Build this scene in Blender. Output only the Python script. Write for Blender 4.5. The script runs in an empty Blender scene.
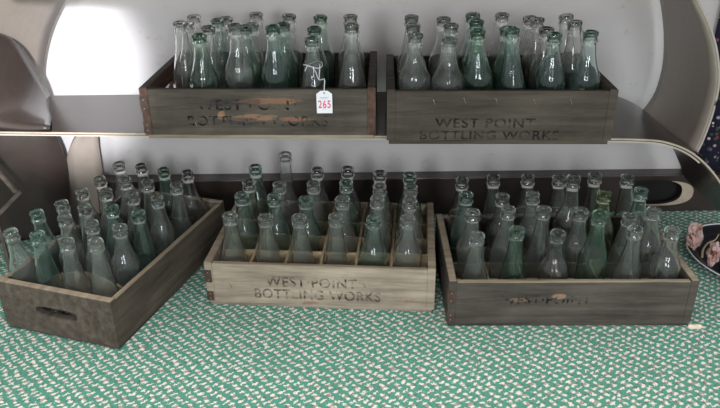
import bpy, bmesh, math, random
from mathutils import Vector, Matrix, noise
random.seed(7)
SC = bpy.context.scene
COL = SC.collection
PI = math.pi

# ---------------------------------------------------------------- camera
F_PX, PITCH, ROLL, CAM_H = 691.23, 0.45988, 0.011232, 0.81117
cd = bpy.data.cameras.new('camera'); cam = bpy.data.objects.new('camera', cd); COL.objects.link(cam)
cd.sensor_width = 36.0; cd.lens = F_PX*36.0/720.0; cd.clip_start = 0.02
cam.matrix_world = Matrix.Translation((0, 0, CAM_H)) @ Matrix.Rotation(PI/2-PITCH, 4, 'X') @ Matrix.Rotation(-ROLL, 4, 'Z')
SC.camera = cam

# ---------------------------------------------------------------- light and exposure
SC.view_settings.view_transform = 'Standard'; SC.view_settings.look = 'None'
SC.view_settings.gamma = 1.0; SC.view_settings.use_curve_mapping = False
SC.view_settings.exposure = 0.12
SC.cycles.transparent_max_bounces = 96
SC.cycles.max_bounces = 40; SC.cycles.transmission_bounces = 40; SC.cycles.glossy_bounces = 8; SC.cycles.diffuse_bounces = 4
SC.cycles.sample_clamp_indirect = 4.0
W = bpy.data.worlds.new('room_light'); SC.world = W; W.use_nodes = True
W.node_tree.nodes['Background'].inputs[0].default_value = (0.93, 0.95, 1.0, 1)
W.node_tree.nodes['Background'].inputs[1].default_value = 0.56

def area(name, loc, target, sx, sy, power, color=(1, 1, 1)):
    l = bpy.data.lights.new(name, 'AREA'); l.shape = 'RECTANGLE'; l.size = sx; l.size_y = sy
    l.energy = power; l.color = color
    o = bpy.data.objects.new(name, l); COL.objects.link(o); o.location = loc
    o.rotation_euler = (Vector(target)-Vector(loc)).to_track_quat('-Z', 'Y').to_euler()
    return o
area('ceiling_panel_light', (0.1, 0.65, 2.5), (0.0, 0.8, 0.0), 1.6, 0.8, 56, (1.0, 0.98, 0.95))
area('shop_window_light', (-0.9, -2.2, 1.35), (0.0, 1.5, 0.3), 0.6, 0.9, 42, (0.9, 0.95, 1.0))
area('shop_window_light', (0.6, -2.3, 1.25), (0.0, 1.5, 0.3), 0.6, 0.9, 40, (0.9, 0.95, 1.0))
sl = bpy.data.lights.new('added_wall_spot', 'SPOT'); sl.energy = 470; sl.spot_size = math.radians(12.5); sl.spot_blend = .6; sl.shadow_soft_size = .03; sl.color = (.9, .93, 1)  # added spot, not a lamp of the shop; whitens the left wall strip
so = bpy.data.objects.new('added_wall_spot', sl); COL.objects.link(so); so.location = (.10, -.6, 1.02)
so.rotation_euler = (Vector((-.74, 1.62, .36))-Vector(so.location)).to_track_quat('-Z', 'Y').to_euler()

# ---------------------------------------------------------------- helpers
def ray(u, v):
    X = (u-360)/F_PX; Y = -(v-204)/F_PX
    X, Y = X*math.cos(ROLL)+Y*math.sin(ROLL), -X*math.sin(ROLL)+Y*math.cos(ROLL)
    c, s = math.cos(PITCH), math.sin(PITCH)
    return Vector((X, c+Y*s, -s+Y*c))
def atY(u, v, y):
    d = ray(u, v); t = y/d.y; return Vector((d.x*t, y, CAM_H+d.z*t))
def atZ(u, v, z):
    d = ray(u, v); t = (z-CAM_H)/d.z; return Vector((d.x*t, d.y*t, z))

def nt(name):
    m = bpy.data.materials.new(name); m.use_nodes = True
    t = m.node_tree; t.nodes.clear()
    out = t.nodes.new('ShaderNodeOutputMaterial')
    return m, t, out
def N(t, typ, **kw):
    n = t.nodes.new(typ)
    for k, v in kw.items():
        if k.startswith('i_'): n.inputs[int(k[2:])].default_value = v
        else: setattr(n, k, v)
    return n
def M(t, op, a, b=None, c=None):
    n = t.nodes.new('ShaderNodeMath'); n.operation = op
    for i, x in enumerate((a, b, c)):
        if x is None: continue
        if isinstance(x, (int, float)): n.inputs[i].default_value = x
        else: t.links.new(x, n.inputs[i])
    return n.outputs[0]
def ramp(t, fac, stops):
    n = t.nodes.new('ShaderNodeValToRGB'); t.links.new(fac, n.inputs[0])
    e = n.color_ramp.elements
    while len(e) > 1: e.remove(e[-1])
    e[0].position = stops[0][0]; e[0].color = (*stops[0][1], 1)
    for p, c in stops[1:]:
        x = e.new(p); x.color = (*c, 1)
    return n.outputs[0]
def mixc(t, fac, a, b, mode='MIX'):
    n = t.nodes.new('ShaderNodeMix'); n.data_type = 'RGBA'; n.blend_type = mode
    for sock, x in ((n.inputs[0], fac), (n.inputs[6], a), (n.inputs[7], b)):
        if isinstance(x, (int, float)): sock.default_value = x
        elif isinstance(x, tuple): sock.default_value = (*x, 1)
        else: t.links.new(x, sock)
    return n.outputs[2]
def noise_tex(t, vec, scale, detail=3, rough=.55, stretch=None):
    if stretch:
        mp = t.nodes.new('ShaderNodeMapping'); mp.inputs['Scale'].default_value = stretch
        t.links.new(vec, mp.inputs[0]); vec = mp.outputs[0]
    n = t.nodes.new('ShaderNodeTexNoise'); n.inputs['Scale'].default_value = scale
    n.inputs['Detail'].default_value = detail; n.inputs['Roughness'].default_value = rough
    t.links.new(vec, n.inputs['Vector']); return n.outputs['Fac']
def lin(*c): return tuple((x/255/12.92 if x/255 <= .04045 else ((x/255+.055)/1.055)**2.4) for x in c)
def principled(t, out, color, rough=.7, metallic=0, bump=None, bdist=.002, bstr=.4, spec=.5):
    p = t.nodes.new('ShaderNodeBsdfPrincipled')
    if isinstance(color, tuple): p.inputs['Base Color'].default_value = (*color, 1)
    else: t.links.new(color, p.inputs['Base Color'])
    if isinstance(rough, (int, float)): p.inputs['Roughness'].default_value = rough
    else: t.links.new(rough, p.inputs['Roughness'])
    p.inputs['Metallic'].default_value = metallic
    p.inputs['Specular IOR Level'].default_value = spec
    if bump is not None:
        b = t.nodes.new('ShaderNodeBump'); b.inputs['Distance'].default_value = bdist; b.inputs['Strength'].default_value = bstr
        t.links.new(bump, b.inputs['Height']); t.links.new(b.outputs[0], p.inputs['Normal'])
    t.links.new(p.outputs[0], out.inputs[0]); return p
def plain(name, rgb, rough=.6, metallic=0, var=.12, scale=30, spec=.5):
    m, t, out = nt(name)
    tc = N(t, 'ShaderNodeTexCoord'); f = noise_tex(t, tc.outputs['Object'], scale, 4)
    c = lin(*rgb)
    col = ramp(t, f, [(.3, tuple(x*(1-var) for x in c)), (.7, tuple(min(1, x*(1+var)) for x in c))])
    principled(t, out, col, rough, metallic, f, .001, .3, spec); return m

def wood(name, dark, mid, light, wear=None, wear_amt=.62, axis=0, stain=.5, patches=()):
    m, t, out = nt(name)
    tc = N(t, 'ShaderNodeTexCoord'); oc = tc.outputs['Object']
    st = [7, 7, 7]; st[axis] = .55
    st2 = [30, 30, 30]; st2[axis] = 1.2
    g = noise_tex(t, oc, 9, 6, .65, tuple(st)); fine = noise_tex(t, oc, 14, 4, .7, tuple(st2))
    bl = noise_tex(t, oc, 7, 4, .6)
    col = ramp(t, g, [(.28, lin(*dark)), (.5, lin(*mid)), (.74, lin(*light))])
    col = mixc(t, M(t, 'MULTIPLY', fine, .55), col, mixc(t, 1.0, col, (.45, .42, .38), 'MULTIPLY'))
    sm = ramp(t, bl, [(.38, (1, 1, 1)), (.6, (0, 0, 0))])
    col = mixc(t, M(t, 'MULTIPLY', sm, stain), col, mixc(t, 1.0, col, (.38, .36, .35), 'MULTIPLY'))
    if wear:
        ws = noise_tex(t, oc, 13, 5, .6, (.6, 1, 1.6))
        wm = ramp(t, ws, [(wear_amt, (0, 0, 0)), (wear_amt+.05, (1, 1, 1))])
        col = mixc(t, M(t, 'MULTIPLY', wm, .6), col, lin(*wear))
    if patches:
        sp = N(t, 'ShaderNodeSeparateXYZ'); t.links.new(oc, sp.inputs[0]); ws = noise_tex(t, oc, 28, 5, .65, (.6, 1, 1.6))
        for cx, cz, rx, rz, c, amt in patches:
            px = M(t, 'DIVIDE', M(t, 'SUBTRACT', sp.outputs[0], cx), rx); pz = M(t, 'DIVIDE', M(t, 'SUBTRACT', sp.outputs[2], cz), rz)
            d = M(t, 'ADD', M(t, 'MULTIPLY', px, px), M(t, 'MULTIPLY', pz, pz))
            mk = ramp(t, M(t, 'SUBTRACT', M(t, 'ADD', 1.0, M(t, 'MULTIPLY', M(t, 'SUBTRACT', ws, .5), 3.2)), d), [(.25, (0, 0, 0)), (.6, (1, 1, 1))])
            col = mixc(t, M(t, 'MULTIPLY', mk, amt), col, lin(*c))
    principled(t, out, col, .82, 0, M(t, 'ADD', g, fine), .0015, .55, .25)
    return m

def new_obj(name, bm, mat=None, parent=None, smooth=False):
    me = bpy.data.meshes.new(name); bmesh.ops.recalc_face_normals(bm, faces=bm.faces[:]) ; bm.to_mesh(me); bm.free()
    if smooth:
        for p in me.polygons: p.use_smooth = True
    o = bpy.data.objects.new(name, me); COL.objects.link(o)
    if mat: me.materials.append(mat)
    if parent: o.parent = parent
    return o
def tag(o, label=None, cat=None, group=None, kind=None):
    if label: o['label'] = label
    if cat: o['category'] = cat
    if group: o['group'] = group
    if kind: o['kind'] = kind
    return o
def empty(name, loc, rz=0):
    o = bpy.data.objects.new(name, None); COL.objects.link(o); o.location = loc; o.rotation_euler = (0, 0, rz)
    o.empty_display_size = .03; return o
def add_box(bm, x0, x1, y0, y1, z0, z1, bev=.0, jit=0):
    b2 = bmesh.new()
    vs = [b2.verts.new((x, y, z)) for x in (x0, x1) for y in (y0, y1) for z in (z0, z1)]
    for f in ((0, 1, 3, 2), (4, 6, 7, 5), (0, 4, 5, 1), (2, 3, 7, 6), (0, 2, 6, 4), (1, 5, 7, 3)): b2.faces.new([vs[i] for i in f])
    if bev: bmesh.ops.bevel(b2, geom=b2.edges[:], offset=bev, segments=2, affect='EDGES', profile=.6)
    if jit:
        for v in b2.verts: v.co += Vector((random.uniform(-jit, jit) for _ in range(3)))
    me = bpy.data.meshes.new('t'); b2.to_mesh(me); b2.free(); bm.from_mesh(me); bpy.data.meshes.remove(me)
def box(name, dims, mat, parent=None, bev=.001, jit=0):
    bm = bmesh.new(); add_box(bm, *dims, bev=bev, jit=jit); return new_obj(name, bm, mat, parent)
def tube(bm, pts, r, seg=8):
    rings = []
    for i, p in enumerate(pts):
        p = Vector(p); a = Vector(pts[max(i-1, 0)]); b = Vector(pts[min(i+1, len(pts)-1)])
        d = (b-a).normalized(); s = d.cross(Vector((0, 0, 1)))
        if s.length < .01: s = d.cross(Vector((1, 0, 0)))
        s.normalize(); u = s.cross(d)
        rr = r(i/(len(pts)-1)) if callable(r) else r
        rings.append([bm.verts.new(p+rr*(math.cos(k*2*PI/seg)*s+math.sin(k*2*PI/seg)*u)) for k in range(seg)])
    for a, b in zip(rings, rings[1:]):
        for k in range(seg): bm.faces.new((a[k], a[(k+1) % seg], b[(k+1) % seg], b[k]))
    bm.faces.new(rings[0][::-1]); bm.faces.new(rings[-1])
def smoothpoly(pts, n=24):
    """Catmull-Rom through points, resampled."""
    P = [Vector(p) for p in pts]; P = [P[0]*2-P[1]]+P+[P[-1]*2-P[-2]]; out = []
    m = len(P)-3
    for k in range(n+1):
        s = k/n*m; i = min(int(s), m-1); f = s-i
        a, b, c, d = P[i:i+4]
        out.append(.5*((2*b)+(c-a)*f+(2*a-5*b+4*c-d)*f*f+(3*b-a-3*c+d)*f**3))
    return out
def loft(name, A, B, mat, parent, thick=.006, n=28, m=8, bulge=0):
    A = smoothpoly(A, n); B = smoothpoly(B, n); bm = bmesh.new(); g = []
    for a, b in zip(A, B): g.append([bm.verts.new(a.lerp(b, k/m)) for k in range(m+1)])
    for r0, r1 in zip(g, g[1:]):
        for k in range(m): bm.faces.new((r0[k], r0[k+1], r1[k+1], r1[k]))
    bmesh.ops.recalc_face_normals(bm, faces=bm.faces[:])
    bmesh.ops.solidify(bm, geom=bm.faces[:], thickness=thick)
    return new_obj(name, bm, mat, parent, True)
def boolean_cut(o, bm_cut):
    me = bpy.data.meshes.new('cut'); bmesh.ops.recalc_face_normals(bm_cut, faces=bm_cut.faces[:]); bm_cut.to_mesh(me); bm_cut.free()
    c = bpy.data.objects.new('cut', me); COL.objects.link(c)
    md = o.modifiers.new('b', 'BOOLEAN'); md.operation = 'DIFFERENCE'; md.solver = 'EXACT'; md.object = c
    bpy.context.view_layer.update()
    dg = bpy.context.evaluated_depsgraph_get(); new = bpy.data.meshes.new_from_object(o.evaluated_get(dg))
    o.modifiers.clear(); o.data = new; bpy.data.objects.remove(c)
def oval_prism(cx, cz, hw, hh, y0, y1, n=40, p=2.6):
    bm = bmesh.new(); a = []; b = []
    for k in range(n):
        t = 2*PI*k/n; cx_, sz_ = math.cos(t), math.sin(t)
        x = cx+hw*math.copysign(abs(cx_)**(2/p), cx_); z = cz+hh*math.copysign(abs(sz_)**(2/p), sz_)
        a.append(bm.verts.new((x, y0, z))); b.append(bm.verts.new((x, y1, z)))
    for k in range(n): bm.faces.new((a[k], a[(k+1) % n], b[(k+1) % n], b[k]))
    bm.faces.new(a[::-1]); bm.faces.new(b); return bm

# ---------------------------------------------------------------- materials
def carpet_mat():
    m, t, out = nt('green_patterned_carpet')
    tc = N(t, 'ShaderNodeTexCoord'); oc = tc.outputs['Object']
    nz = N(t, 'ShaderNodeTexNoise'); nz.inputs['Scale'].default_value = 230; nz.inputs['Detail'].default_value = 3; t.links.new(oc, nz.inputs['Vector'])
    nz2 = N(t, 'ShaderNodeTexNoise'); nz2.inputs['Scale'].default_value = 22; t.links.new(oc, nz2.inputs['Vector'])
    sep = N(t, 'ShaderNodeSeparateXYZ'); t.links.new(oc, sep.inputs[0])
    s1 = N(t, 'ShaderNodeSeparateXYZ'); t.links.new(nz.outputs['Color'], s1.inputs[0])
    s2 = N(t, 'ShaderNodeSeparateXYZ'); t.links.new(nz2.outputs['Color'], s2.inputs[0])
    C = .0232
    def coord(a, j, k): return M(t, 'ADD', M(t, 'ADD', M(t, 'DIVIDE', a, C), M(t, 'MULTIPLY', M(t, 'SUBTRACT', j, .5), .62)), M(t, 'MULTIPLY', M(t, 'SUBTRACT', k, .5), .75))
    U = coord(sep.outputs[0], s1.outputs[0], s2.outputs[0]); V = coord(sep.outputs[1], s1.outputs[1], s2.outputs[1])
    U = M(t, 'ADD', U, M(t, 'MULTIPLY', V, .06))
    def cell(a, o): return M(t, 'SUBTRACT', M(t, 'FRACT', M(t, 'ADD', a, .5-o)), .5)
    def blob(cx, cy, ang, hl, r):   # capsule mask centred at cx, cy, half length hl
        x = cell(U, cx); y = cell(V, cy); ca, sa = math.cos(ang), math.sin(ang)
        p = M(t, 'ADD', M(t, 'MULTIPLY', x, ca), M(t, 'MULTIPLY', y, sa)); q = M(t, 'SUBTRACT', M(t, 'MULTIPLY', y, ca), M(t, 'MULTIPLY', x, sa))
        p = M(t, 'MAXIMUM', M(t, 'SUBTRACT', M(t, 'ABSOLUTE', p), hl), 0)
        d = M(t, 'SQRT', M(t, 'ADD', M(t, 'MULTIPLY', p, p), M(t, 'MULTIPLY', q, q)))
        mr = N(t, 'ShaderNodeMapRange'); mr.inputs[1].default_value = r+.03; mr.inputs[2].default_value = r-.03
        t.links.new(d, mr.inputs[0]); return mr.outputs[0]
    def mx(*a):
        r = a[0]
        for x in a[1:]: r = M(t, 'MAXIMUM', r, x)
        return r
    cream = mx(blob(-.14, .20, .5, .06, .115), blob(.13, -.18, .4, .07, .115), blob(.5, .5, .62, .17, .088))
    pink = mx(blob(.02, .02, .3, .07, .085), blob(.64, .62, .5, .04, .07))
    dark = mx(blob(-.2, -.02, .9, .09, .06), blob(.27, .0, .9, .08, .06), blob(.42, .34, .5, .12, .05), blob(.55, .70, .5, .10, .05))
    fib = noise_tex(t, oc, 900, 3, .7); big = noise_tex(t, oc, 5, 3)
    col = ramp(t, fib, [(.3, lin(62, 122, 104)), (.7, lin(98, 164, 143))])
    col = mixc(t, M(t, 'MULTIPLY', dark, .75), col, lin(92, 92, 88))
    col = mixc(t, M(t, 'MULTIPLY', pink, .75), col, lin(188, 142, 138))
    col = mixc(t, M(t, 'MULTIPLY', cream, .92), col, mixc(t, fib, lin(214, 202, 192), lin(250, 240, 228)))
    col = mixc(t, M(t, 'MULTIPLY', ramp(t, big, [(.45, (0, 0, 0)), (.7, (1, 1, 1))]), .15), col, lin(90, 90, 70))
    principled(t, out, col, .95, 0, fib, .003, .6, .1); return m

def wall_mat():
    m, t, out = nt('white_painted_wall')
    tc = N(t, 'ShaderNodeTexCoord'); oc = tc.outputs['Object']
    big = noise_tex(t, oc, 2.2, 4); sp = noise_tex(t, oc, 30, 5, .6, (1, 1, 2))
    col = ramp(t, big, [(.3, lin(174, 169, 168)), (.7, lin(194, 189, 187))])
    sm = ramp(t, sp, [(.64, (0, 0, 0)), (.70, (1, 1, 1))])
    col = mixc(t, M(t, 'MULTIPLY', sm, .3), col, lin(150, 138, 122))
    principled(t, out, col, .55, 0, sp, .002, .2, .4); return m

def laminate(name, rgb, rough=.22, var=.15):
    m, t, out = nt(name)
    tc = N(t, 'ShaderNodeTexCoord'); oc = tc.outputs['Object']
    f = noise_tex(t, oc, 5, 5, .6, (1, 1, 1)); g = noise_tex(t, oc, 12, 5, .7, (.5, 6, 3))
    c = lin(*rgb)
    col = ramp(t, M(t, 'ADD', M(t, 'MULTIPLY', f, .6), M(t, 'MULTIPLY', g, .4)), [(.35, tuple(x*(1-var) for x in c)), (.65, tuple(x*(1+var) for x in c))])
    r = M(t, 'ADD', M(t, 'MULTIPLY', f, .2), rough-.1)
    principled(t, out, col, r, 0, g, .0005, .15, .55); return m

MAT = {}
MAT['carpet'] = carpet_mat(); MAT['wall'] = wall_mat()
MAT['lam_dark'] = laminate('dark_brown_laminate', (58, 49, 45))
MAT['lam_taupe'] = laminate('taupe_laminate', (144, 132, 121), .38, .12)
MAT['lam_cream'] = laminate('pale_underside', (178, 166, 156), .35, .10)
MAT['cutout_shade_black'] = plain('cutout_shade_black', (20, 18, 18), .8)  # black standing in for the shade inside the oval cut-out
MAT['edge'] = plain('bare_plywood_edge', (172, 156, 136), .6, 0, .15, 60)
MAT['w_pale'] = wood('weathered_pale_crate_wood', (124, 112, 98), (170, 156, 138), (204, 190, 168), (128, 92, 72), .66, 0, .4)
MAT['w_div'] = wood('bare_divider_wood', (150, 128, 98), (186, 164, 130), (210, 190, 156), None, .6, 0, .15)
MAT['w_dark'] = wood('dark_grey_crate_wood', (58, 54, 49), (86, 80, 73), (110, 102, 92), None, .74, 0, .45, ((.207, .07, .018, .007, (160, 124, 98), .7), (.135, .062, .02, .005, (140, 112, 92), .5)))
MAT['w_brown'] = wood('brown_grey_crate_wood', (66, 58, 50), (96, 86, 76), (122, 110, 97), None, .6, 0, .45)
MAT['w_rust'] = wood('worn_painted_crate_wood', (66, 60, 53), (92, 84, 75), (116, 106, 94), None, .585, 0, .5, ((.235, .075, .085, .007, (146, 104, 80), .7), (.21, .043, .05, .010, (152, 116, 90), .65), (.29, .04, .04, .006, (150, 104, 80), .6), (.15, .045, .012, .012, (176, 134, 104), .6), (.17, .074, .07, .010, (52, 50, 54), .55), (.16, .035, .09, .010, (50, 48, 52), .6)))
MAT['w_grey'] = wood('grey_brown_crate_wood', (60, 54, 48), (84, 76, 67), (106, 97, 86), (130, 110, 92), .76, 0, .4)
MAT['w_rim'] = wood('pale_rubbed_rim_wood', (120, 106, 88), (158, 143, 122), (184, 168, 146), None, .6, 0, .2)
MAT['w_red'] = wood('reddish_end_wood', (66, 50, 44), (96, 72, 62), (122, 96, 82), None, .6, 1, .4)
MAT['iron'] = plain('rusty_iron_strap', (84, 66, 58), .6, .5, .35, 80)
MAT['nail'] = plain('pale_staple_metal', (150, 140, 130), .4, .7)
def ink_mat(name, rgb, cover, contrast=.1):
    m, t, out = nt(name); tc = N(t, 'ShaderNodeTexCoord')
    f = noise_tex(t, tc.outputs['Object'], 60, 5, .7, (.5, 1, 1))
    d = N(t, 'ShaderNodeBsdfDiffuse'); d.inputs[0].default_value = (*lin(*rgb), 1)
    tr = N(t, 'ShaderNodeBsdfTransparent'); mx = N(t, 'ShaderNodeMixShader')
    fac = ramp(t, f, [(.62-cover*.4, (0, 0, 0)), (.62-cover*.4+contrast, (.85, .85, .85))])
    t.links.new(fac, mx.inputs[0]); t.links.new(tr.outputs[0], mx.inputs[1]); t.links.new(d.outputs[0], mx.inputs[2])
    t.links.new(mx.outputs[0], out.inputs[0]); return m
MAT['ink'] = ink_mat('faded_black_stencil_ink', (58, 54, 54), .52, .25)
MAT['ink_faint'] = ink_mat('very_faded_stencil_ink', (40, 38, 38), .58, .25)
MAT['ink_ghost'] = ink_mat('nearly_gone_stencil_ink', (34, 32, 34), .36, .14)
MAT['tag'] = plain('white_tag_card', (236, 234, 238), .6, 0, .02)
MAT['pink_ink'] = plain('pink_ink', (226, 70, 110), .6, 0, .1)
MAT['grey_ink'] = plain('grey_print', (150, 150, 165), .6, 0, .05)
MAT['string'] = plain('white_cotton_string', (232, 230, 232), .8, 0, .05)

def glass(name, tint, haze=.05, dust=(190, 190, 182)):
    m, t, out = nt(name)
    tc = N(t, 'ShaderNodeTexCoord'); oc = tc.outputs['Object']
    wob = noise_tex(t, oc, 38, 3, .5); dn = noise_tex(t, oc, 26, 5, .65, (1, 1, .7))
    b = N(t, 'ShaderNodeBump'); b.inputs['Distance'].default_value = .004; b.inputs['Strength'].default_value = .16; t.links.new(wob, b.inputs['Height'])
    rg = N(t, 'ShaderNodeBsdfGlass'); rg.inputs['IOR'].default_value = 1.45; rg.inputs['Roughness'].default_value = .015
    rg.inputs[0].default_value = (*tint, 1); t.links.new(b.outputs[0], rg.inputs['Normal'])
    df = N(t, 'ShaderNodeBsdfDiffuse'); df.inputs[0].default_value = (*lin(*dust), 1)
    tl = N(t, 'ShaderNodeBsdfTranslucent'); tl.inputs[0].default_value = (*lin(*dust), 1)
    dm = N(t, 'ShaderNodeMixShader'); dm.inputs[0].default_value = .4; t.links.new(df.outputs[0], dm.inputs[1]); t.links.new(tl.outputs[0], dm.inputs[2])
    hz = M(t, 'MULTIPLY', dn, haze)
    m2 = N(t, 'ShaderNodeMixShader'); t.links.new(hz, m2.inputs[0]); t.links.new(rg.outputs[0], m2.inputs[1]); t.links.new(dm.outputs[0], m2.inputs[2])
    t.links.new(m2.outputs[0], out.inputs[0]); return m
GL = {
 'clear':  glass('clear_dusty_glass', (.985, .99, .985), .09, (205, 208, 200)),
 'smoky':  glass('smoky_grey_glass', (.975, .975, .968), .04, (180, 180, 172)),
 'aqua':   glass('aqua_glass', (.952, .983, .974), .05, (150, 200, 186)),
 'green':  glass('green_glass', (.93, .974, .948), .045, (125, 175, 148)),
 'olive':  glass('yellow_green_glass', (.93, .96, .87), .045, (165, 178, 125)),
}

# ---------------------------------------------------------------- the room
fl = box('floor', (-2.2, 2.2, -3.0, 1.75, -.02, 0), MAT['carpet'], None, 0); tag(fl, kind='structure')
wb = box('wall_back', (-2.2, 2.2, 1.62, 1.70, 0, 2.6), MAT['wall'], None, 0); tag(wb, kind='structure')

# ---------------------------------------------------------------- the shelving unit with its bent-sheet shells
Z_S = .33901
unit = empty('display_shelf', (0, 1.4, 0))
tag(unit, 'large brown shelving unit of bent glossy sheets with rounded ends, holding the crates', 'shelf')
inv = Matrix.Translation((0, -1.4, 0))
def to_unit(o): o.parent = unit; o.matrix_parent_inverse = inv; return o
fL = atZ(0, 131.5, Z_S); fR = atZ(640, 138.5, Z_S); YB = 1.53
YF = (fL.y+fR.y)/2
fdir = (fR-fL); slope = fdir.y/fdir.x
def yfront(x): return fL.y+slope*(x-fL.x)
# cross-section of the sheet in x, z: straight, then bending down at the right
curve_px = [(655, 139.3), (670, 142), (685, 147.5), (698, 156), (710, 168), (721, 184), (731, 206), (737, 224)]
sec = [Vector((-1.05, 0, Z_S))]+[Vector((fR.x-.02, 0, Z_S))]
cpts = [Vector((sec[-1].x, 0, Z_S))]
for u, v in curve_px:
    p = atY(u, v, yfront(fR.x)); cpts.append(Vector((p.x, 0, p.z)))
cs = smoothpoly(cpts, 30)
sec = [sec[0], Vector((-.5, 0, Z_S)), Vector((0, 0, Z_S)), Vector((.3, 0, Z_S))]+cs
def sheet(name, pts, o0, o1, y_in, y_out, mat, dy0=0):
    """prism following pts; o0..o1 offsets below the surface; y range front..back"""
    nrm = []
    for i in range(len(pts)):
        a = pts[max(i-1, 0)]; b = pts[min(i+1, len(pts)-1)]; d = (b-a).normalized(); nrm.append(Vector((d.z, 0, -d.x)))
    bm = bmesh.new(); rows = []
    for p, n in zip(pts, nrm):
        r = []
        for off, yy in ((o0, 0), (o1, 0), (o1, 1), (o0, 1)):
            q = p+n*off; y = (yfront(p.x)+y_in) if yy == 0 else (y_out-.08*min(1, max(0, (p.x-.52)/.16)) if y_out > .5 else yfront(p.x)+y_out)
            r.append(bm.verts.new((q.x, y, q.z)))
        rows.append(r)
    for a, b in zip(rows, rows[1:]):
        for k in range(4): bm.faces.new((a[k], a[(k+1) % 4], b[(k+1) % 4], b[k]))
    bm.faces.new(rows[0]); bm.faces.new(rows[-1][::-1])
    return to_unit(new_obj(name, bm, mat))
sb = sheet('shelf_board', sec, 0, .006, .0015, YB, MAT['lam_dark'])
ub = sheet('underside_board', sec[:-14], .0062, .009, .002, YB, MAT['lam_cream']); ub['label'] = 'pale underside sheet'
eb = sheet('edge_strip', sec, .0002, .0034, -.0012, .0012, MAT['edge']); eb['label'] = 'bare plywood front edge'
# upper board, above the picture
to_unit(box('upper_board', (-.52, .85, .99, YB, .662, .677), MAT['lam_dark']))
# upper right shell: from its back rim to its front rim
A = [atY(u, v, 1.55) for u, v in ((628, -70), (650, -40), (661, -10), (666, 20), (667, 45), (665, 68), (658, 92), (648, 108), (638, 118))]
B = [atY(u, v, 1.27) for u, v in ((640, -95), (672, -50), (697, 0), (709, 24), (717, 52), (719, 82), (713, 112), (703, 140), (697, 152))]
to_unit(loft('side_shell', A, B, MAT['lam_taupe'], None, .007))['label'] = 'taupe curved upper right side shell'
bm = bmesh.new(); tube(bm, smoothpoly(B, 40), .0022, 6); to_unit(new_obj('shell_rim', bm, MAT['lam_cream'], None, True))
# upper left shell and the darker sheet curving up in front of it
A = [atY(u, v, 1.55) for u, v in ((95, -60), (74, -20), (62, 0), (50, 26), (43, 52), (41, 76), (46, 96), (56, 115))]
B = [atY(u, v, 1.27) for u, v in ((20, -120), (-20, -60), (-50, 0), (-64, 30), (-70, 60), (-66, 90), (-50, 115), (-30, 133))]
to_unit(loft('side_shell', A, B, MAT['lam_taupe'], None, .007))['label'] = 'taupe curved upper left side shell'
A = [atY(u, v, 1.50) for u, v in ()]
for (u, v), yy in zip(((52, 110), (47, 95), (40, 79), (29, 60), (16, 42), (0, 33), (-24, 28), (-60, 30)), (1.52, 1.50, 1.46, 1.42, 1.37, 1.32, 1.27, 1.25)): A.append(atY(u, v, yy))
B = [atY(u, v, 1.245) for u, v in ((50, 130), (20, 130), (-15, 124), (-36, 100), (-50, 76), (-64, 50), (-80, 36), (-110, 30))]
to_unit(loft('upturned_end', A, B, MAT['lam_dark'], None, .006))
# lower left: shell inner panel and leg
A = [atY(u, v, 1.50) for u, v in ((53, 131), (58, 139), (63, 151), (67, 168), (70, 200), (72, 222))]
B = [atY(u, v, 1.34) for u, v in ((-160, 131), (-162, 139), (-164, 151), (-166, 175), (-168, 210), (-170, 262))]
for L_ in (A, B):
    L_[-1].z = .002
to_unit(loft('side_shell', A, B, MAT['lam_dark'], None, .007))['label'] = 'dark lower left side shell'
A = [atY(u, v, 1.56) for u, v in ((97, 131), (99, 146), (102, 165), (105, 186), (108, 219))]
B = [atY(u, v, 1.54) for u, v in ((78, 131), (71, 144), (67, 160), (67, 186), (70, 222))]
A[-1].z = .002; B[-1].z = .002
to_unit(loft('leg_panel', A, B, MAT['lam_taupe'], None, .012, m=4))
# low dark back panel with its oval cut-outs
bp = box('back_panel', (-1.0, .95, 1.575, 1.585, .001, .100), MAT['lam_dark'], None, .001)
o1 = atY(654, 195, 1.575); o2 = atY(600, 195, 1.575)
bc = atY(652, 193, 1.575)
boolean_cut(bp, oval_prism(bc.x, .055, .075, .034, 1.55, 1.62))
to_unit(bp)
bm = oval_prism(bc.x+.022, .052, .082, .034, 1.5735, 1.5748)
rimp = new_obj('cutout_rim', bm, MAT['edge']); boolean_cut(rimp, oval_prism(bc.x, .055, .075, .034, 1.55, 1.62)); to_unit(rimp)
to_unit(box('cavity_cap', (-1.0, .95, 1.5855, 1.6195, .093, .100), MAT['lam_dark'], None, .001))  # cap added to shut light out of the cavity behind the cut-out
to_unit(box('cutout_dark_backing', (-1.0, .95, 1.611, 1.617, .001, .0925), MAT['cutout_shade_black'], None, .0005))  # sheet added behind the cut-out, its black painted in for shade

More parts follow.
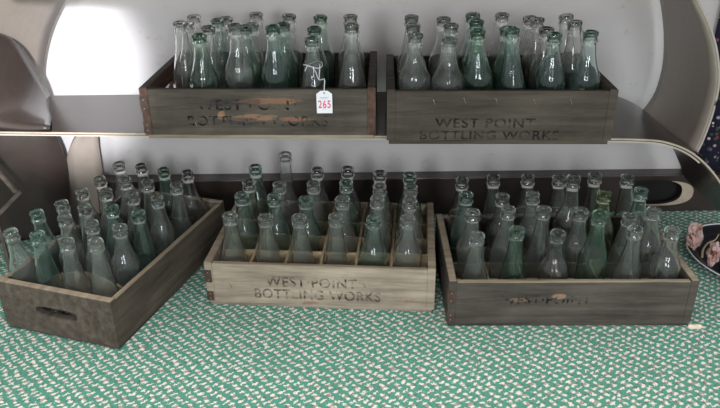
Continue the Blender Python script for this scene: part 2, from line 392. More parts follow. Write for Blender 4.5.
# ---------------------------------------------------------------- crates
CR = {'M': (-0.3118, 1.1801, -0.0824, 0.4588, 0.2929, 0.0986, 0), 'R': (0.1655, 1.0963, -0.0151, 0.4678, 0.2753, 0.1005, 0),
      'L': (-0.4498, 1.0327, 1.2604, 0.4335, 0.2545, 0.1045, 0), 'UL': (-0.408, 1.2447, -0.0373, 0.4392, 0.2741, 0.097, Z_S),
      'UR': (0.0507, 1.2007, -0.0343, 0.4112, 0.2557, 0.1013, Z_S)}
TE, TS, ZB = .015, .011, .0115
def end_board(name, x0, x1, W_, z0, H, mat, parent, slot=True, cy=None):
    """board in the y-z plane with a long rounded hand slot"""
    cy = W_/2 if cy is None else cy; cz = .058; hw, hh = .046, .011
    ang = sorted(set([2*PI*k/48 for k in range(48)]))
    bm = bmesh.new(); rings = []
    ys0, ys1 = .0, W_
    for x in (x0, x1):
        inner = []; outer = []
        for t in ang:
            c, s = math.cos(t), math.sin(t)
            inner.append(bm.verts.new((x, cy+hw*math.copysign(abs(c)**.5, c), cz+hh*math.copysign(abs(s)**.6, s))))
            # outer point: intersection of scaled direction with rectangle
            k = min((ys1-cy if c > 0 else cy-ys0)/max(abs(c), 1e-6), ((H-cz)*2.6 if s > 0 else (cz-z0)*2.6)/max(abs(s), 1e-6))
            oy = cy+c*k; oz = cz+s*k/2.6
            outer.append(bm.verts.new((x, min(max(oy, ys0), ys1), min(max(oz, z0), H))))
        rings.append((inner, outer))
    # snap the nearest outer verts to the corners
    for yy, zz in ((ys0, z0), (ys0, H), (ys1, z0), (ys1, H)):
        i = min(range(len(ang)), key=lambda k: (rings[0][1][k].co.y-yy)**2+(rings[0][1][k].co.z-zz)**2)
        for r in rings: r[1][i].co.y = yy; r[1][i].co.z = zz
    n = len(ang)
    for k in range(n):
        j = (k+1) % n; (i0, o0), (i1, o1) = rings
        bm.faces.new((i0[k], i0[j], o0[j], o0[k])); bm.faces.new((i1[k], o1[k], o1[j], i1[j]))
        bm.faces.new((i0[k], i1[k], i1[j], i0[j])); bm.faces.new((o0[k], o0[j], o1[j], o1[k]))
    return new_obj(name, bm, mat, parent)
def text_part(name, s, mat, parent, x0, x1, z0, z1, y):
    cu = bpy.data.curves.new('t', 'FONT'); cu.body = s; cu.size = 1; cu.space_character = 1.12; cu.offset = .018
    to = bpy.data.objects.new('t', cu); COL.objects.link(to); bpy.context.view_layer.update()
    me = bpy.data.meshes.new_from_object(to.evaluated_get(bpy.context.evaluated_depsgraph_get())); bpy.data.objects.remove(to)
    xs = [v.co.x for v in me.vertices]; zs = [v.co.y for v in me.vertices]
    for v in me.vertices:
        v.co = Vector((x0+(v.co.x-min(xs))/(max(xs)-min(xs))*(x1-x0), y, z0+(v.co.y-min(zs))/(max(zs)-min(zs))*(z1-z0)))
    me.name = name; o = bpy.data.objects.new(name, me); COL.objects.link(o); me.materials.clear(); me.materials.append(mat); o.parent = parent
    return o
def crate(key, label, wall_m, end_m, rim_m, base_m, div_m=None, divs=False, straps=(), text=None, slot=True, div_h=.085, endtop=.003):
    x, y, yaw, L, W_, H, z0 = CR[key]
    t = empty('bottle_crate', (x, y, z0), yaw); tag(t, label, 'crate', 'wooden bottle crates')
    box('base_board', (.004, L-.004, .003, W_-.003, 0, .0075), base_m, t, .001)
    bm = bmesh.new(); nb = 6
    for k in range(nb):
        a = TE+.001+(L-2*TE-.002)*k/nb
        add_box(bm, a, a+(L-2*TE-.002)/nb-.002, TS+.0005, W_-TS-.0005, .0077, ZB, bev=.0005)
    new_obj('floor_slats', bm, base_m, t)
    hb = H
    for nm_, y0 in (('front_board', 0), ('back_board', W_-TS)):
        bm = bmesh.new(); add_box(bm, TE, L-TE, y0, y0+TS, .0085, hb, bev=.0015)
        bmesh.ops.subdivide_edges(bm, edges=[e for e in bm.edges if abs(e.verts[0].co.x-e.verts[1].co.x) > .2], cuts=30)
        for v in bm.verts:
            if .02 < v.co.x < L-.02:
                q = noise.noise(Vector((v.co.x*14, y0*30, z0*5+len(key)))); v.co.z += q*.0012 if v.co.z > .05 else q*.0006
                v.co.y += noise.noise(Vector((v.co.x*6, 3+z0, y0)))*.0006
        new_obj(nm_, bm, wall_m, t)
        # rubbed top edge
        bm = bmesh.new(); add_box(bm, TE+.001, L-TE-.001, y0+.0008, y0+TS-.0008, hb-.001, hb+.0012, bev=.0008); new_obj('rubbed_edge', bm, rim_m, t)
    for x0, x1 in ((0, TE), (L-TE, L)):
        e = end_board('end_board', x0, x1, W_, .0085, H+endtop, end_m, t)
        bm = bmesh.new(); add_box(bm, x0+.001, x1-.001, .001, W_-.001, H+endtop-.001, H+endtop+.0012, bev=.0008); new_obj('worn_top', bm, rim_m, e)
    if divs:
        ix0, ix1, iy0, iy1 = TE+.0005, L-TE-.0005, TS+.0005, W_-TS-.0005
        cx0, cw = .016, (L-.032)/6; cy0, ch_ = .013, (W_-.026)/4
        for k in range(1, 6):
            a = cx0+cw*k; box('divider_slat', (a-.0026, a+.0026, iy0, iy1, ZB, div_h), div_m, t, .0006)
        for k in range(1, 4) if key != 'UR' else ():
            bm = bmesh.new(); b = cy0+ch_*k
            xs = [ix0]+[cx0+cw*q for q in range(1, 6)]+[ix1]
            for q in range(6):
                add_box(bm, xs[q]+(.0028 if q else 0), xs[q+1]-(.0028 if q < 5 else 0), b-.0026, b+.0026, ZB, div_h-.001, bev=.0006)
            new_obj('divider_rail', bm, div_m, t)
    for c in straps:    # (x side 0/1)
        xa, xb = ((-.0012, .013) if c == 0 else (L-.013, L+.0012))
        xx = (-.0013, -.0002) if c == 0 else (L+.0002, L+.0013)
        for za, zb in ((.012, .034), (.055, .084)):
            bm = bmesh.new(); add_box(bm, xa, xb, -.0013, -.0002, za, zb, bev=.0004); add_box(bm, *xx, -.0013, .022, za, zb, bev=.0003)
            s = new_obj('corner_strap', bm, MAT['iron'], t)
            for z in (za+.006, zb-.006):
                box('nail_head', ((xa+xb)/2-.0012, (xa+xb)/2+.0012, -.0022, -.0012, z-.0012, z+.0012), MAT['nail'], s, .0005)
    # staples along the front board
    if key in ('UR', 'L', 'UL', 'M'):
        pts = {'UR': [(.085, .083), (.14, .086), (.197, .085), (.265, .084), (.33, .083)], 'M': [(.05, .05), (.17, .072), (.32, .06)], 'UL': [(.1, .03)]}.get(key, [])
        if pts:
            for a, z in pts:
                bm = bmesh.new(); tube(bm, [(a-.002, -.0006, z+.004), (a, -.0016, z), (a+.0015, -.0006, z-.005)], .0007, 5)
                new_obj('staple', bm, MAT['nail'], t)
    if text:
        for s, x0, x1, z0_, z1, m_ in text: text_part('stencil_lettering', s, m_, t, x0, x1, z0_, z1, -.0012)
    return t
cM = crate('M', 'pale weathered wooden crate with open divider grid in the middle of the carpet', MAT['w_pale'], MAT['w_pale'], MAT['w_rim'], MAT['w_pale'], MAT['w_div'], True, (0,),
      [('WEST·POINT', .122, .305, .051, .074, MAT['ink']), ('BOTTLING WORKS', .098, .352, .022, .045, MAT['ink'])], div_h=.088)
cR = crate('R', 'dark grey wooden crate on the carpet at the right, pale dividers inside', MAT['w_dark'], MAT['w_dark'], MAT['w_rim'], MAT['w_dark'], MAT['w_rim'], True, (0,),
      [('WEST·POINT', .10, .27, .052, .073, MAT['ink_ghost'])], div_h=.062)
cL = crate('L', 'brown grey wooden crate set at an angle on the left, hand slot facing forward', MAT['w_brown'], MAT['w_brown'], MAT['w_rim'], MAT['w_brown'], None, False, ())
cUL = crate('UL', 'worn crate with rust coloured patches on the shelf, price tag on its front', MAT['w_rust'], MAT['w_red'], MAT['w_grey'], MAT['w_rim'], None, False, (0,),
      [('WEST·POINT', .105, .30, .058, .079, MAT['ink_ghost']), ('BOTTLING WORKS', .085, .35, .027, .047, MAT['ink_ghost'])])
cUR = crate('UR', 'grey brown crate with dark stencilled words on the right half of the shelf', MAT['w_grey'], MAT['w_grey'], MAT['w_grey'], MAT['w_grey'], MAT['w_dark'], True, (),
      [('WEST·POINT', .088, .27, .0335, .052, MAT['ink_faint']), ('BOTTLING WORKS', .061, .315, .0105, .028, MAT['ink_faint'])], div_h=.07)
# arched board standing inside the angled crate behind the near end
bm = bmesh.new(); n = 20; fr = []; bk = []
prof = [(TS+.002, ZB)]+[(TS+.002+(.215)*k/n, ZB+.04+.045*math.sin(PI*k/n)**.7) for k in range(n+1)]+[(TS+.217, ZB)]
for yy, zz in prof: fr.append(bm.verts.new((.088, yy, zz))); bk.append(bm.verts.new((.092, yy, zz)))
for k in range(len(prof)): j = (k+1) % len(prof); bm.faces.new((fr[k], fr[j], bk[j], bk[k]))
bm.faces.new(fr[::-1]); bm.faces.new(bk)
new_obj('arched_divider', bm, MAT['w_rim'], cL)

# ---------------------------------------------------------------- bottles
R_ = .0275
def lip(h, r=.0122):   # crown finish ending at h
    return [(h-.026, r), (h-.020, r), (h-.0185, r+.0022), (h-.0145, r+.0024), (h-.013, r+.0006), (h-.0085, r+.0006), (h-.0072, r+.0018), (h-.002, r+.0020), (h, r+.0006)]
H0 = .185
KINDS = {
 'tapered': dict(p=[(.0, .021), (.003, .0262), (.02, .0275), (.048, .0275), (.068, .0264), (.09, .0232), (.112, .0190), (.134, .0152), (.152, .0130)]+lip(H0), word='tapered'),
 'contour': dict(p=[(.0, .021), (.003, .0262), (.02, .0264), (.045, .0244), (.062, .0248), (.080, .0270), (.095, .0276), (.108, .0256), (.122, .0202), (.140, .0152), (.153, .0131)]+lip(H0), flute=(10, .0006, .01, .105), word='fluted'),
 'straight': dict(p=[(.0, .022), (.003, .0266), (.02, .0272), (.094, .0271), (.107, .0255), (.120, .0212), (.133, .0166), (.147, .0137), (.155, .0130)]+lip(H0), word='straight-sided'),
 'waisted': dict(p=[(.0, .021), (.003, .0262), (.02, .0266), (.050, .0255), (.068, .0230), (.078, .0238), (.092, .0273), (.104, .0276), (.115, .0247), (.128, .0182), (.144, .0139)]+lip(H0), word='waisted'),
 'round': dict(p=[(.0, .020), (.003, .0245), (.03, .0250), (.05, .0235), (.065, .0245), (.080, .0285), (.095, .0298), (.108, .0285), (.120, .0225), (.132, .0165), (.148, .0135)]+lip(H0, .0122), flute=(14, .0005, .062, .118), word='round-bellied'),
 'ringed': dict(p=[(.0, .022), (.003, .0265), (.05, .0272), (.080, .0268), (.085, .0279), (.089, .0265), (.093, .0275), (.097, .0258), (.101, .0266), (.107, .0237), (.122, .0190), (.138, .0150), (.151, .0131)]+lip(H0), word='ring-banded'),
 'ribbed': dict(p=[(.0, .022), (.003, .0265), (.03, .0272), (.06, .0270), (.075, .0262), (.095, .0225), (.115, .0180), (.135, .0145), (.15, .0125)]+lip(H0), flute=(18, .0006, .012, .125), word='ribbed'),
 'long_neck': dict(p=[(.0, .021), (.003, .0255), (.09, .0262), (.105, .0240), (.125, .0180), (.145, .0140), (.17, .0124), (.19, .0120)]+lip(.225), word='long-necked'),
 'dimpled': dict(p=[(.0, .021), (.003, .0262), (.03, .0268), (.05, .0255), (.066, .0272), (.085, .0270), (.1, .0235), (.118, .0175), (.138, .0138), (.152, .0124)]+lip(H0), dots=True, word='dimpled'),
}
def bottle_mesh(kind):
    K = KINDS[kind]; prof = K['p']; seg = 40; bm = bmesh.new()
    # densify
    pr = []
    P = [Vector((r, z, 0)) for z, r in prof]
    for i in range(len(P)-1):
        a, b = P[i], P[i+1]; L_ = (b-a).length; n = max(1, int(L_/.006))
        p0 = P[max(i-1, 0)]; p3 = P[min(i+2, len(P)-1)]
        for k in range(n):
            f = k/n
            if n == 1: pr.append((a.x, a.y)); break
            q = .5*((2*a)+(b-p0)*f+(2*p0-5*a+4*b-p3)*f*f+(3*a-p0-3*b+p3)*f**3)
            pr.append((q.x, q.y))
    pr.append((P[-1].x, P[-1].y))
    top = P[-1].y
    fl_ = K.get('flute'); rings = []
    for r, z in pr:
        ring = []
        for k in range(seg):
            th = 2*PI*k/seg; rr = r
            if fl_ and fl_[2] < z < fl_[3]: rr += fl_[1]*math.cos(fl_[0]*th)
            if K.get('dots') and .03 < z < .12: rr += .0006*math.cos(12*th)*math.cos(z*900)
            ring.append(bm.verts.new((rr*math.cos(th), rr*math.sin(th), z)))
        rings.append(ring)
    # inner wall
    inner = [(max(r-(.0018 if z > .02 else .0026), .003), z) for r, z in pr if z > .007 and z < top-.001]
    inner = [(r if z > .012 else r*.8, z) for r, z in inner]
    inn = []
    for r, z in [(P[-1].x-.0018, top-.0002)]+[q for q in inner[::-1][::2] if q[1] < top-.012]+[inner[0]]:
        if z > top-.03: r = .0103
        inn.append([bm.verts.new((r*math.cos(2*PI*k/seg), r*math.sin(2*PI*k/seg), z)) for k in range(seg)])
    allr = rings+inn
    for a, b in zip(allr, allr[1:]):
        for k in range(seg): bm.faces.new((a[k], a[(k+1) % seg], b[(k+1) % seg], b[k]))
    c0 = bm.verts.new((0, 0, .002)); c1 = bm.verts.new((0, 0, allr[-1][0].co.z+.002))
    for k in range(seg):
        bm.faces.new((rings[0][(k+1) % seg], rings[0][k], c0)); bm.faces.new((allr[-1][k], allr[-1][(k+1) % seg], c1))
    bmesh.ops.recalc_face_normals(bm, faces=bm.faces[:])
    me = bpy.data.meshes.new('glass_bottle'); bm.to_mesh(me); bm.free()
    for p in me.polygons: p.use_smooth = True
    me.materials.append(GL['clear']); return me
PROTO = {}
for k in KINDS:
    PROTO[k] = bottle_mesh(k)
RIMS = {
'M': [(0,0,0.175,-0.002,-0.0),(1,0,0.173,-0.002,-0.0),(2,0,0.175,-0.006,-0.001),(3,0,0.178,-0.004,-0.0),(4,0,0.175,-0.001,0.0),(5,0,0.179,-0.005,0.0),(0,1,0.186,0.007,0.001),(1,1,0.186,0.004,0.0),(2,1,0.182,-0.002,-0.0),(3,1,0.184,0.002,0.0),(4,1,0.187,0.003,-0.0),(5,1,0.185,-0.002,0.0),(0,2,0.185,0.007,0.001),(1,2,0.183,0.002,0.0),(2,2,0.186,0.005,0.0),(3,2,0.191,0.004,0.0),(4,2,0.184,0.004,-0.0),(5,2,0.184,-0.001,0.0),(0,3,0.192,0.007,0.001),(1,3,0.224,0.005,0.001),(2,3,0.189,0.004,0.0),(3,3,0.193,0.001,0.0),(4,3,0.185,0.001,-0.0),(5,3,0.182,-0.004,0.0)],
'R': [(0,0,0.169,0.002,-0.0),(1,0,0.181,0.003,-0.001),(2,0,0.174,0.007,-0.002),(3,0,0.215,0.007,-0.003),(4,0,0.182,0.005,-0.002),(5,0,0.179,0.002,-0.001),(0,1,0.186,0.001,-0.0),(1,1,0.192,-0.003,0.001),(2,1,0.191,-0.006,0.002),(3,1,0.187,-0.006,0.002),(4,1,0.177,0.015,-0.006),(5,1,0.187,-0.009,0.004),(0,2,0.194,-0.004,0.001),(1,2,0.19,-0.003,0.001),(2,2,0.192,-0.014,0.004),(3,2,0.229,-0.009,0.003),(4,2,0.193,-0.015,0.006),(5,2,0.199,-0.014,0.006),(0,3,0.198,-0.005,0.001),(1,3,0.204,-0.012,0.003),(2,3,0.204,-0.012,0.003),(3,3,0.2,-0.019,0.006),(4,3,0.205,-0.017,0.006),(5,3,0.2,-0.02,0.008)],
'L': [(0,0,0.192,-0.004,-0.002),(1,0,0.186,-0.002,-0.001),(2,0,0.184,-0.005,-0.002),(3,0,0.185,-0.004,-0.001),(4,0,0.185,-0.001,-0.0),(5,0,0.187,-0.011,-0.003),(0,1,0.185,-0.009,-0.005),(1,1,0.187,-0.006,-0.003),(2,1,0.189,-0.008,-0.003),(3,1,0.185,-0.006,-0.002),(4,1,0.186,-0.012,-0.004),(5,1,0.187,-0.013,-0.004),(0,2,0.192,-0.013,-0.007),(1,2,0.193,-0.008,-0.004),(2,2,0.183,-0.014,-0.006),(3,2,0.188,-0.012,-0.005),(4,2,0.184,-0.011,-0.004),(5,2,0.19,-0.013,-0.004),(0,3,0.189,-0.016,-0.009),(1,3,0.195,-0.013,-0.007),(2,3,0.184,-0.012,-0.006),(3,3,0.181,-0.015,-0.007),(4,3,0.181,-0.018,-0.008),(5,3,0.188,-0.015,-0.006)],
'UL': [(1,0,0.178,-0.005,-0.001),(2,0,0.196,-0.004,-0.001),(3,0,0.193,-0.003,-0.0),(4,0,0.171,0.0,0.0),(5,0,0.196,0.006,0.0),(0,1,0.187,0.011,0.003),(1,1,0.179,-0.002,-0.001),(2,1,0.18,0.001,0.0),(3,1,0.184,0.007,0.001),(4,1,0.177,-0.001,-0.0),(0,2,0.174,0.007,0.002),(1,2,0.18,0.002,0.0),(2,2,0.171,0.003,0.001),(3,2,0.188,0.011,0.001),(4,2,0.186,0.006,0.0),(5,2,0.187,-0.002,-0.0),(0,3,0.175,0.006,0.001),(1,3,0.171,0.006,0.001),(2,3,0.18,0.002,0.0)],
'UR': [(0,0,0.185,0.003,-0.0),(1,0,0.176,0.001,-0.0),(2,0,0.19,-0.013,0.002),(3,0,0.193,-0.016,0.003),(4,0,0.184,-0.003,0.001),(5,0,0.187,-0.003,0.001),(0,1,0.189,0.001,-0.0),(1,1,0.189,0.008,-0.001),(2,1,0.196,-0.009,0.001),(3,1,0.182,-0.015,0.003),(4,1,0.181,-0.005,0.001),(5,1,0.192,-0.017,0.005),(0,2,0.193,-0.0,0.0),(1,2,0.189,-0.001,0.0),(2,2,0.196,-0.009,0.001),(4,2,0.186,-0.011,0.003),(5,2,0.192,-0.019,0.006),(3,3,0.185,-0.006,0.001),(4,3,0.178,-0.013,0.003)],
}

# kind + colour per crate, keyed by (column, row); one letter kind, one letter colour
KC = {'t': 'tapered', 'c': 'contour', 's': 'straight', 'w': 'waisted', 'o': 'round', 'g': 'ringed', 'r': 'ribbed', 'l': 'long_neck', 'd': 'dimpled'}
CC = {'C': 'clear', 'S': 'smoky', 'A': 'aqua', 'G': 'green', 'O': 'olive'}
LOOK = {
 'M': ['tC tC tC tC cA cC', 'cA sA wA dC cC cC', 'tS tC rC sA cC sC', 'sG tC sS sS cS sG'],
 'R': ['tC tG oS sG rC wC', 'wC sC tC sC tC cC', 'sA wS sC oS sO sA', 'sS tS sS sS tS tS'],
 'L': ['tC wC tA sC tC oS', 'tC sC sA cC rC gG', 'tA sC tC cC sC tS', 'sC sA rC sC tS sC'],
 'UL': ['-- gG wC cA tC --', 'tC tC sG sG sG cC'.replace('cC', 'rC'), 'sC sA rC sC sG sC', 'sS sC sC -- -- --'],
 'UR': ['oC oC cG rA cA cA', 'wC rC sG sG sS sS', 'sC sC sG -- sS sC', '-- -- -- sC sS --'],
}
LOOK['UL'][0] = '-- gG wC cA tC rC'
CN = {'M': 'the pale middle crate', 'R': 'the dark right floor crate', 'L': 'the angled left crate', 'UL': 'the upper left crate', 'UR': 'the upper right crate'}
GN = {'M': 'bottles in the pale middle crate', 'R': 'bottles in the right floor crate', 'L': 'bottles in the angled left crate', 'UL': 'bottles in the upper left crate', 'UR': 'bottles in the upper right crate'}
ORD = ['first', 'second', 'third', 'fourth', 'fifth', 'sixth']
ROWN = ['front row', 'second row', 'third row', 'back row']
COLN = ['right column', 'second column from right', 'third column from right', 'left column']
CW = {'clear': 'clear', 'smoky': 'smoky', 'aqua': 'aqua', 'green': 'green', 'olive': 'yellow-green'}
tag_bottle = None
for key, rows in RIMS.items():
    x, y, yaw, L, W_, H, z0 = CR[key]
    byrow = {}
    for r in rows: byrow.setdefault(r[1], []).append(r[0])
    for i, j, h, ex, ey in rows:
        code = LOOK[key][j].split()[i]; kind, colr = KC[code[0]], CC[code[1]]
        if h > .212 and kind == 'tapered': kind = 'long_neck'
        a = .016+(L-.032)*(i+.5)/6; b = .013+(W_-.026)*(j+.5)/4
        cx = x+a*math.cos(yaw)-b*math.sin(yaw); cy = y+a*math.sin(yaw)+b*math.cos(yaw)
        lx_, ly_ = {'M': (.004, .0015), 'R': (.006, .001), 'UR': (.0015, .003), 'L': (.003, .003), 'UL': (.004, .003)}[key]
        if key == 'UL' and i == 0: lx_ = .01
        if key == 'L': gx, gy = -.0085, -.0035   # the whole load of the angled crate sits a little to the left
        else: gx = gy = 0
        bx = gx+max(-lx_, min(lx_, ex-gx)); by = gy+max(-ly_, min(ly_, ey-gy))
        if key == 'L':   # stay inside the crate's left board
            off = -(bx*math.sin(yaw))+by*math.cos(yaw)
            if j == 3: bx *= .3; by *= .3
            if j == 0: pass
        lx, ly = ex-bx, ey-by
        base_h = .225 if kind == 'long_neck' else H0
        o = bpy.data.objects.new('glass_bottle', PROTO[kind]); COL.objects.link(o)
        sz = h/base_h; sr = {'M': 1.05, 'R': 1.01, 'L': .97, 'UL': 1.0, 'UR': 1.0}[key]+random.uniform(-.015, .005)
        o.material_slots[0].link = 'OBJECT'; o.material_slots[0].material = GL[colr]
        o.location = (cx+bx, cy+by, z0+ZB+.0006+abs(lx)*.05+abs(ly)*.05)
        lean = Vector((lx, ly, h)).normalized()
        o.rotation_mode = 'QUATERNION'
        from mathutils import Quaternion
        o.rotation_quaternion = Vector((0, 0, 1)).rotation_difference(lean) @ Quaternion((0, 0, 1), random.uniform(0, 6.28))
        o.scale = (sr, sr, sz)
        if key == 'L':
            lab = '%s %s bottle, %s from near end, %s of %s' % (CW[colr], KINDS[kind]['word'], ORD[i], COLN[j], CN[key])
        else:
            n_ = sorted(byrow[j]).index(i); lab = '%s %s bottle, %s from left in %s of %s' % (CW[colr], KINDS[kind]['word'], ORD[n_], ROWN[j], CN[key])
        tag(o, lab, 'bottle', GN[key])
        if key == 'UL' and (i, j) == (4, 0): tag_bottle = o

# ---------------------------------------------------------------- price tag hanging from a bottle over the upper left crate
x, y, yaw, L, W_, H, z0 = CR['UL']
ca, sa = math.cos(yaw), math.sin(yaw)
def ul(a, b, z): return Vector((x+a*ca-b*sa, y+a*sa+b*ca, z0+z))
tg = empty('price_tag', ul(.345, -.004, .076), yaw+.03)
tag(tg, 'small white price tag with pink handwritten number, tied by string to a bottle', 'price tag')
bm = bmesh.new(); w, h = .0145, .043
out = [(-w, -h/2), (w, -h/2), (w, h/2-.006), (w*.45, h/2), (-w*.45, h/2), (-w, h/2-.006)]
f = [bm.verts.new((a, -.0036, b)) for a, b in out]; k2 = [bm.verts.new((a, -.0030, b)) for a, b in out]
for i in range(6): bm.faces.new((f[i], f[(i+1) % 6], k2[(i+1) % 6], k2[i]))
bm.faces.new(f[::-1]); bm.faces.new(k2); card = new_obj('tag_card', bm, MAT['tag'], tg)
text_part('handwritten_number', '265', MAT['pink_ink'], tg, -.0115, .0115, -.0115, .0035, -.0038)
bm = bmesh.new(); add_box(bm, -.008, .008, -.0039, -.0037, .0085, .0093); add_box(bm, -.006, .006, -.0039, -.0037, .006, .0066); add_box(bm, -.004, .003, -.0039, -.0037, -.0135, -.0128)
new_obj('printed_lines', bm, MAT['grey_ink'], tg)
bm = bmesh.new()
for k in range(12):
    t0, t1 = 2*PI*k/12, 2*PI*(k+1)/12
bmesh.ops.create_circle(bm, cap_ends=True, radius=.0016, segments=16, matrix=Matrix.Translation((0, -.0039, h/2-.004)) @ Matrix.Rotation(PI/2, 4, 'X'))
new_obj('punched_hole', bm, MAT['ink_solid'] if 'ink_solid' in MAT else MAT['iron'], tg)
bl = tag_bottle.location; inv_t = (Matrix.Translation(tg.location) @ Matrix.Rotation(yaw+.03, 4, 'Z')).inverted()
nz = bl.z+.120; loop = []
for k in range(22):
    th = -PI*.5+2*PI*k/21*.98; rr = .0180
    loop.append(inv_t @ Vector((bl.x+rr*math.cos(th), bl.y+rr*math.sin(th), nz+.003*math.sin(th*2))))
bm = bmesh.new(); tube(bm, loop, .0009, 6)
k0 = Vector((bl.x, bl.y-.0185, nz))
pts = [inv_t @ k0, inv_t @ (k0+Vector((.006, -.004, -.008))), inv_t @ (k0+Vector((.012, -.012, -.020))), Vector((.001, .000, .042)), Vector((.0005, -.002, .028)), Vector((0, -.0034, h/2-.004))]
tube(bm, smoothpoly(pts, 24), .0009, 6)
pts = [inv_t @ k0, inv_t @ (k0+Vector((-.008, -.003, .004))), inv_t @ (k0+Vector((-.014, -.003, -.006)))]
tube(bm, smoothpoly(pts, 10), .0008, 6)
pts = [inv_t @ (k0+Vector((.012, -.012, -.020))), inv_t @ (k0+Vector((.013, -.006, -.008))), inv_t @ (k0+Vector((.014, -.003, .006)))]
tube(bm, smoothpoly(pts, 10), .0008, 6)
new_obj('string', bm, MAT['string'], tg, True)

# ---------------------------------------------------------------- things at the right edge
MAT['black'] = plain('black_lacquer', (26, 26, 30), .3, 0, .1); MAT['white_rim'] = plain('white_enamel_rim', (215, 215, 215), .4, 0, .04)
def fabric_mat(name, base, dots, sc, thr=.42):
    m, t, out = nt(name); tc = N(t, 'ShaderNodeTexCoord')
    v = N(t, 'ShaderNodeTexVoronoi'); v.inputs['Scale'].default_value = sc; t.links.new(tc.outputs['Object'], v.inputs['Vector'])
    mk = ramp(t, v.outputs['Distance'], [(thr-.06, (1, 1, 1)), (thr, (0, 0, 0))])
    s = N(t, 'ShaderNodeSeparateXYZ'); t.links.new(v.outputs['Color'], s.inputs[0])
    dc = ramp(t, s.outputs[0], [(i/len(dots), lin(*d)) for i, d in enumerate(dots)])
    keep = M(t, 'MULTIPLY', mk, M(t, 'GREATER_THAN', s.outputs[1], .35))
    principled(t, out, mixc(t, keep, lin(*base), dc), .85, 0, v.outputs['Distance'], .001, .3, .2); return m
MAT['navy'] = fabric_mat('dark_navy_speckled_fabric', (30, 28, 44), [(190, 170, 175), (120, 50, 56), (90, 90, 130), (205, 190, 185), (60, 70, 60)], 95)
MAT['floral'] = fabric_mat('pink_printed_cloth', (190, 160, 152), [(110, 60, 48), (226, 212, 206), (52, 46, 52), (170, 112, 96), (214, 180, 170)], 70, .62)
bm = bmesh.new(); g = []
p0 = atY(709, 60, 1.585)
for i in range(41):
    xx = p0.x+.004*0+i/40*.30; col_ = []
    for k in range(26):
        zz = .101+k/25*.9
        yy = 1.598+.010*math.sin(xx*70+zz*1.5)+.004*math.sin(xx*33+zz*4)
        sh = .012*math.sin(zz*3)
        col_.append(bm.verts.new((xx+sh*(1-i/40), yy, zz)))
    g.append(col_)
for a, b in zip(g, g[1:]):
    for k in range(25): bm.faces.new((a[k], b[k], b[k+1], a[k+1]))
bmesh.ops.recalc_face_normals(bm, faces=bm.faces[:]); bmesh.ops.solidify(bm, geom=bm.faces[:], thickness=.0015)
tag(new_obj('hanging_fabric', bm, MAT['navy'], None, True), 'dark navy speckled cloth hanging to the floor beside the shelf, right edge', 'cloth')

tc_ = atZ(752, 262, 0)
tr_ = empty('oval_tray', (tc_.x, tc_.y, 0), .1)
tag(tr_, 'black oval tray with a thin white rim on the carpet beside the right crate', 'tray')
def dish(name, rx, ry, prof, mat, parent, seg=56):
    bm = bmesh.new(); rr = []
    for s, z in prof: rr.append([bm.verts.new((rx*s*math.cos(2*PI*k/seg), ry*s*math.sin(2*PI*k/seg), z)) for k in range(seg)])
    for a, b in zip(rr, rr[1:]):
        for k in range(seg): bm.faces.new((a[k], a[(k+1) % seg], b[(k+1) % seg], b[k]))
    bm.faces.new(rr[0][::-1]); bm.faces.new(rr[-1]); return new_obj(name, bm, mat, parent, True)
TRX, TRY = .135, .150
dish('tray_body', TRX, TRY, [(.80, .0006), (.84, .001), (1.0, .016), (.985, .017), (.83, .005), (.80, .0045)], MAT['black'], tr_)
bm = bmesh.new(); seg = 64
ringp = [(TRX*1.0*math.cos(2*PI*k/seg), TRY*1.0*math.sin(2*PI*k/seg), .0172) for k in range(seg+1)]
tube(bm, ringp, .0014, 8); new_obj('tray_rim', bm, MAT['white_rim'], tr_, True)

def crumple(name, loc, size, mat, label, cat, seed, rz=0):
    bm = bmesh.new(); bmesh.ops.create_icosphere(bm, subdivisions=4, radius=1)
    off = Vector((seed*3.1, seed*1.7, seed))
    for v in bm.verts:
        q = noise.noise(v.co*1.4+off)*.5-abs(noise.noise(v.co*2.2+off))*.9+.15
        v.co *= 1+q
        v.co = Vector((v.co.x*size[0], v.co.y*size[1], v.co.z*size[2]))
    mz = min(v.co.z for v in bm.verts)
    for v in bm.verts: v.co.z -= mz
    o = new_obj(name, bm, mat, None, False); o.location = loc; o.rotation_euler.z = rz
    return tag(o, label, cat)
p = atZ(691, 250, .006); crumple('cloth_bundle', (p.x, p.y, .006), (.016, .018, .030), MAT['floral'], 'crumpled pink and brown printed cloth on the tray, close behind the right crate corner', 'cloth', 1.3)
p = atZ(711, 266, .006); crumple('cloth_bundle', (p.x+.001, p.y, .006), (.014, .015, .024), MAT['floral'], 'pale pink printed bundle standing right against the dark blue cup', 'cloth', 2.9)
# dark blue cup on the tray
p = atZ(727, 268, .006)
cup = empty('small_cup', (p.x, p.y, .0055)); tag(cup, 'dark blue cup on the black tray, cut by the right edge', 'cup')
MAT['blue'] = plain('dark_blue_glaze', (52, 62, 84), .25, 0, .2)
bm = bmesh.new(); seg = 32; pr = [(.012, 0), (.018, .004), (.022, .016), (.022, .03), (.0225, .034), (.0205, .034), (.0198, .016), (.015, .006)]
rr = [[bm.verts.new((r*math.cos(2*PI*k/seg), r*math.sin(2*PI*k/seg), z)) for k in range(seg)] for r, z in pr]
for a, b in zip(rr, rr[1:]):
    for k in range(seg): bm.faces.new((a[k], a[(k+1) % seg], b[(k+1) % seg], b[k]))
bm.faces.new(rr[0][::-1]); bm.faces.new(rr[-1]); new_obj('cup_body', bm, MAT['blue'], cup, True)
bm = bmesh.new(); tube(bm, [(.0228*math.cos(2*PI*k/40), .0228*math.sin(2*PI*k/40), .034) for k in range(41)], .0012, 6); new_obj('cup_rim', bm, MAT['white_rim'], cup, True)
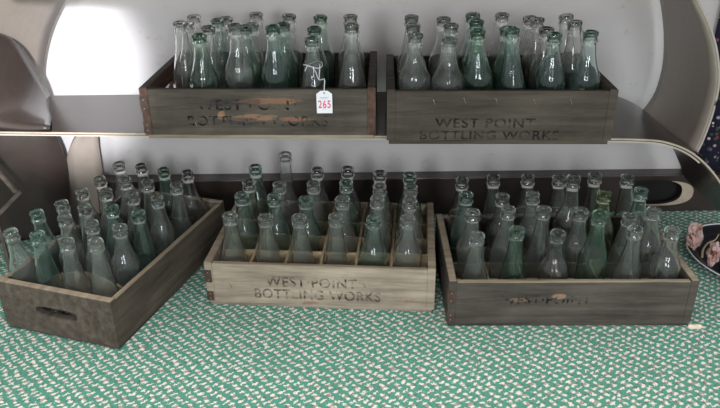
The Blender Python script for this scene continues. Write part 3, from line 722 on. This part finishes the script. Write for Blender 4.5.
# curled pale strap
bm = bmesh.new(); q0 = atZ(703, 256, .0)
pts = smoothpoly([atZ(702, 258, .004), atY(703, 250, q0.y), atY(708, 243, q0.y+.005), atY(715, 240, q0.y+.01), atY(719, 234, q0.y+.02)], 20)
tube(bm, pts, lambda s: .0028*(1-.6*s), 8)
MAT['straw'] = plain('pale_straw', (176, 158, 122), .6); tag(new_obj('curled_strap', bm, MAT['straw'], None, True), 'thin pale curled strap rising between the two pink cloth bundles', 'strap')
# white peg on the tray and scrap of paper
MAT['paper'] = plain('torn_cream_paper', (226, 214, 190), .8, 0, .06, 60)
p = atZ(695, 293, .017)
bm = bmesh.new(); p_ = atZ(697, 288, .018); tube(bm, [(p_.x, p_.y, .016), (p_.x-.002, p_.y+.001, .026), (p_.x-.003, p_.y+.001, .036)], lambda s: .0042*(1-.75*s), 8)
tag(new_obj('white_cone', bm, MAT['white_rim'], None, True), 'tiny white pointed piece on the near rim of the black tray', 'ornament')
p = atZ(695, 327, 0); bm = bmesh.new(); n = 22; a_ = []; b_ = []
for k in range(n):
    th = 2*PI*k/n; r = .012*(1+.35*noise.noise(Vector((math.cos(th)*2, math.sin(th)*2, 5))))
    q = (p.x+r*1.1*math.cos(th), p.y+r*.75*math.sin(th)); zz = .0016+.0012*math.sin(3*th)
    a_.append(bm.verts.new((*q, zz))); b_.append(bm.verts.new((*q, zz-.0008)))
ct = bm.verts.new((p.x, p.y, .0035)); cb = bm.verts.new((p.x, p.y, .0008))
for k in range(n):
    j = (k+1) % n; bm.faces.new((a_[k], a_[j], ct)); bm.faces.new((b_[j], b_[k], cb)); bm.faces.new((a_[k], b_[k], b_[j], a_[j]))
tag(new_obj('paper_scrap', bm, MAT['paper']), 'torn cream paper scrap on the carpet at the right crate corner', 'paper')

# ---------------------------------------------------------------- crossed slats at the far left
MAT['slat'] = wood('grey_slat_wood', (70, 62, 56), (98, 88, 80), (120, 108, 98), None, .6, 0, .3)
rk = empty('slatted_rack', (-.66, 1.27, 0)); tag(rk, 'grey wooden rack of thin crossed slats standing at the far left edge', 'rack')
inv_r = Matrix.Translation((.66, -1.27, 0))
def slat(a, b, w=.004, d=.003):
    a = inv_r @ a; b = inv_r @ b; dv = (b-a).normalized(); n_ = Vector((dv.z, 0, -dv.x)).normalized(); e = Vector((0, 1, 0))
    bm = bmesh.new(); vs = []
    for p in (a, b):
        for s1, s2 in ((-1, -1), (1, -1), (1, 1), (-1, 1)): vs.append(bm.verts.new(p+n_*w*s1+e*d*s2))
    for k in range(4): j = (k+1) % 4; bm.faces.new((vs[k], vs[j], vs[4+j], vs[4+k]))
    bm.faces.new(vs[:4][::-1]); bm.faces.new(vs[4:]); new_obj('slat', bm, MAT['slat'], rk)
slat(atY(-40, 128, 1.27), atY(16, 192, 1.27)); 
s0 = atY(20, 192, 1.276); s1_ = atY(-30, 244, 1.276); slat(s0, s1_)
s0 = atY(10, 196, 1.264); dv = atY(-34, 146, 1.264)
g0 = atY(-22, 150, 1.283); slat(g0, Vector((g0.x+.0, 1.283, .0)))
g0 = atY(-60, 120, 1.283); slat(g0, Vector((g0.x, 1.283, .0)))
slat(atY(-70, 170, 1.27), atY(-20, 226, 1.27))
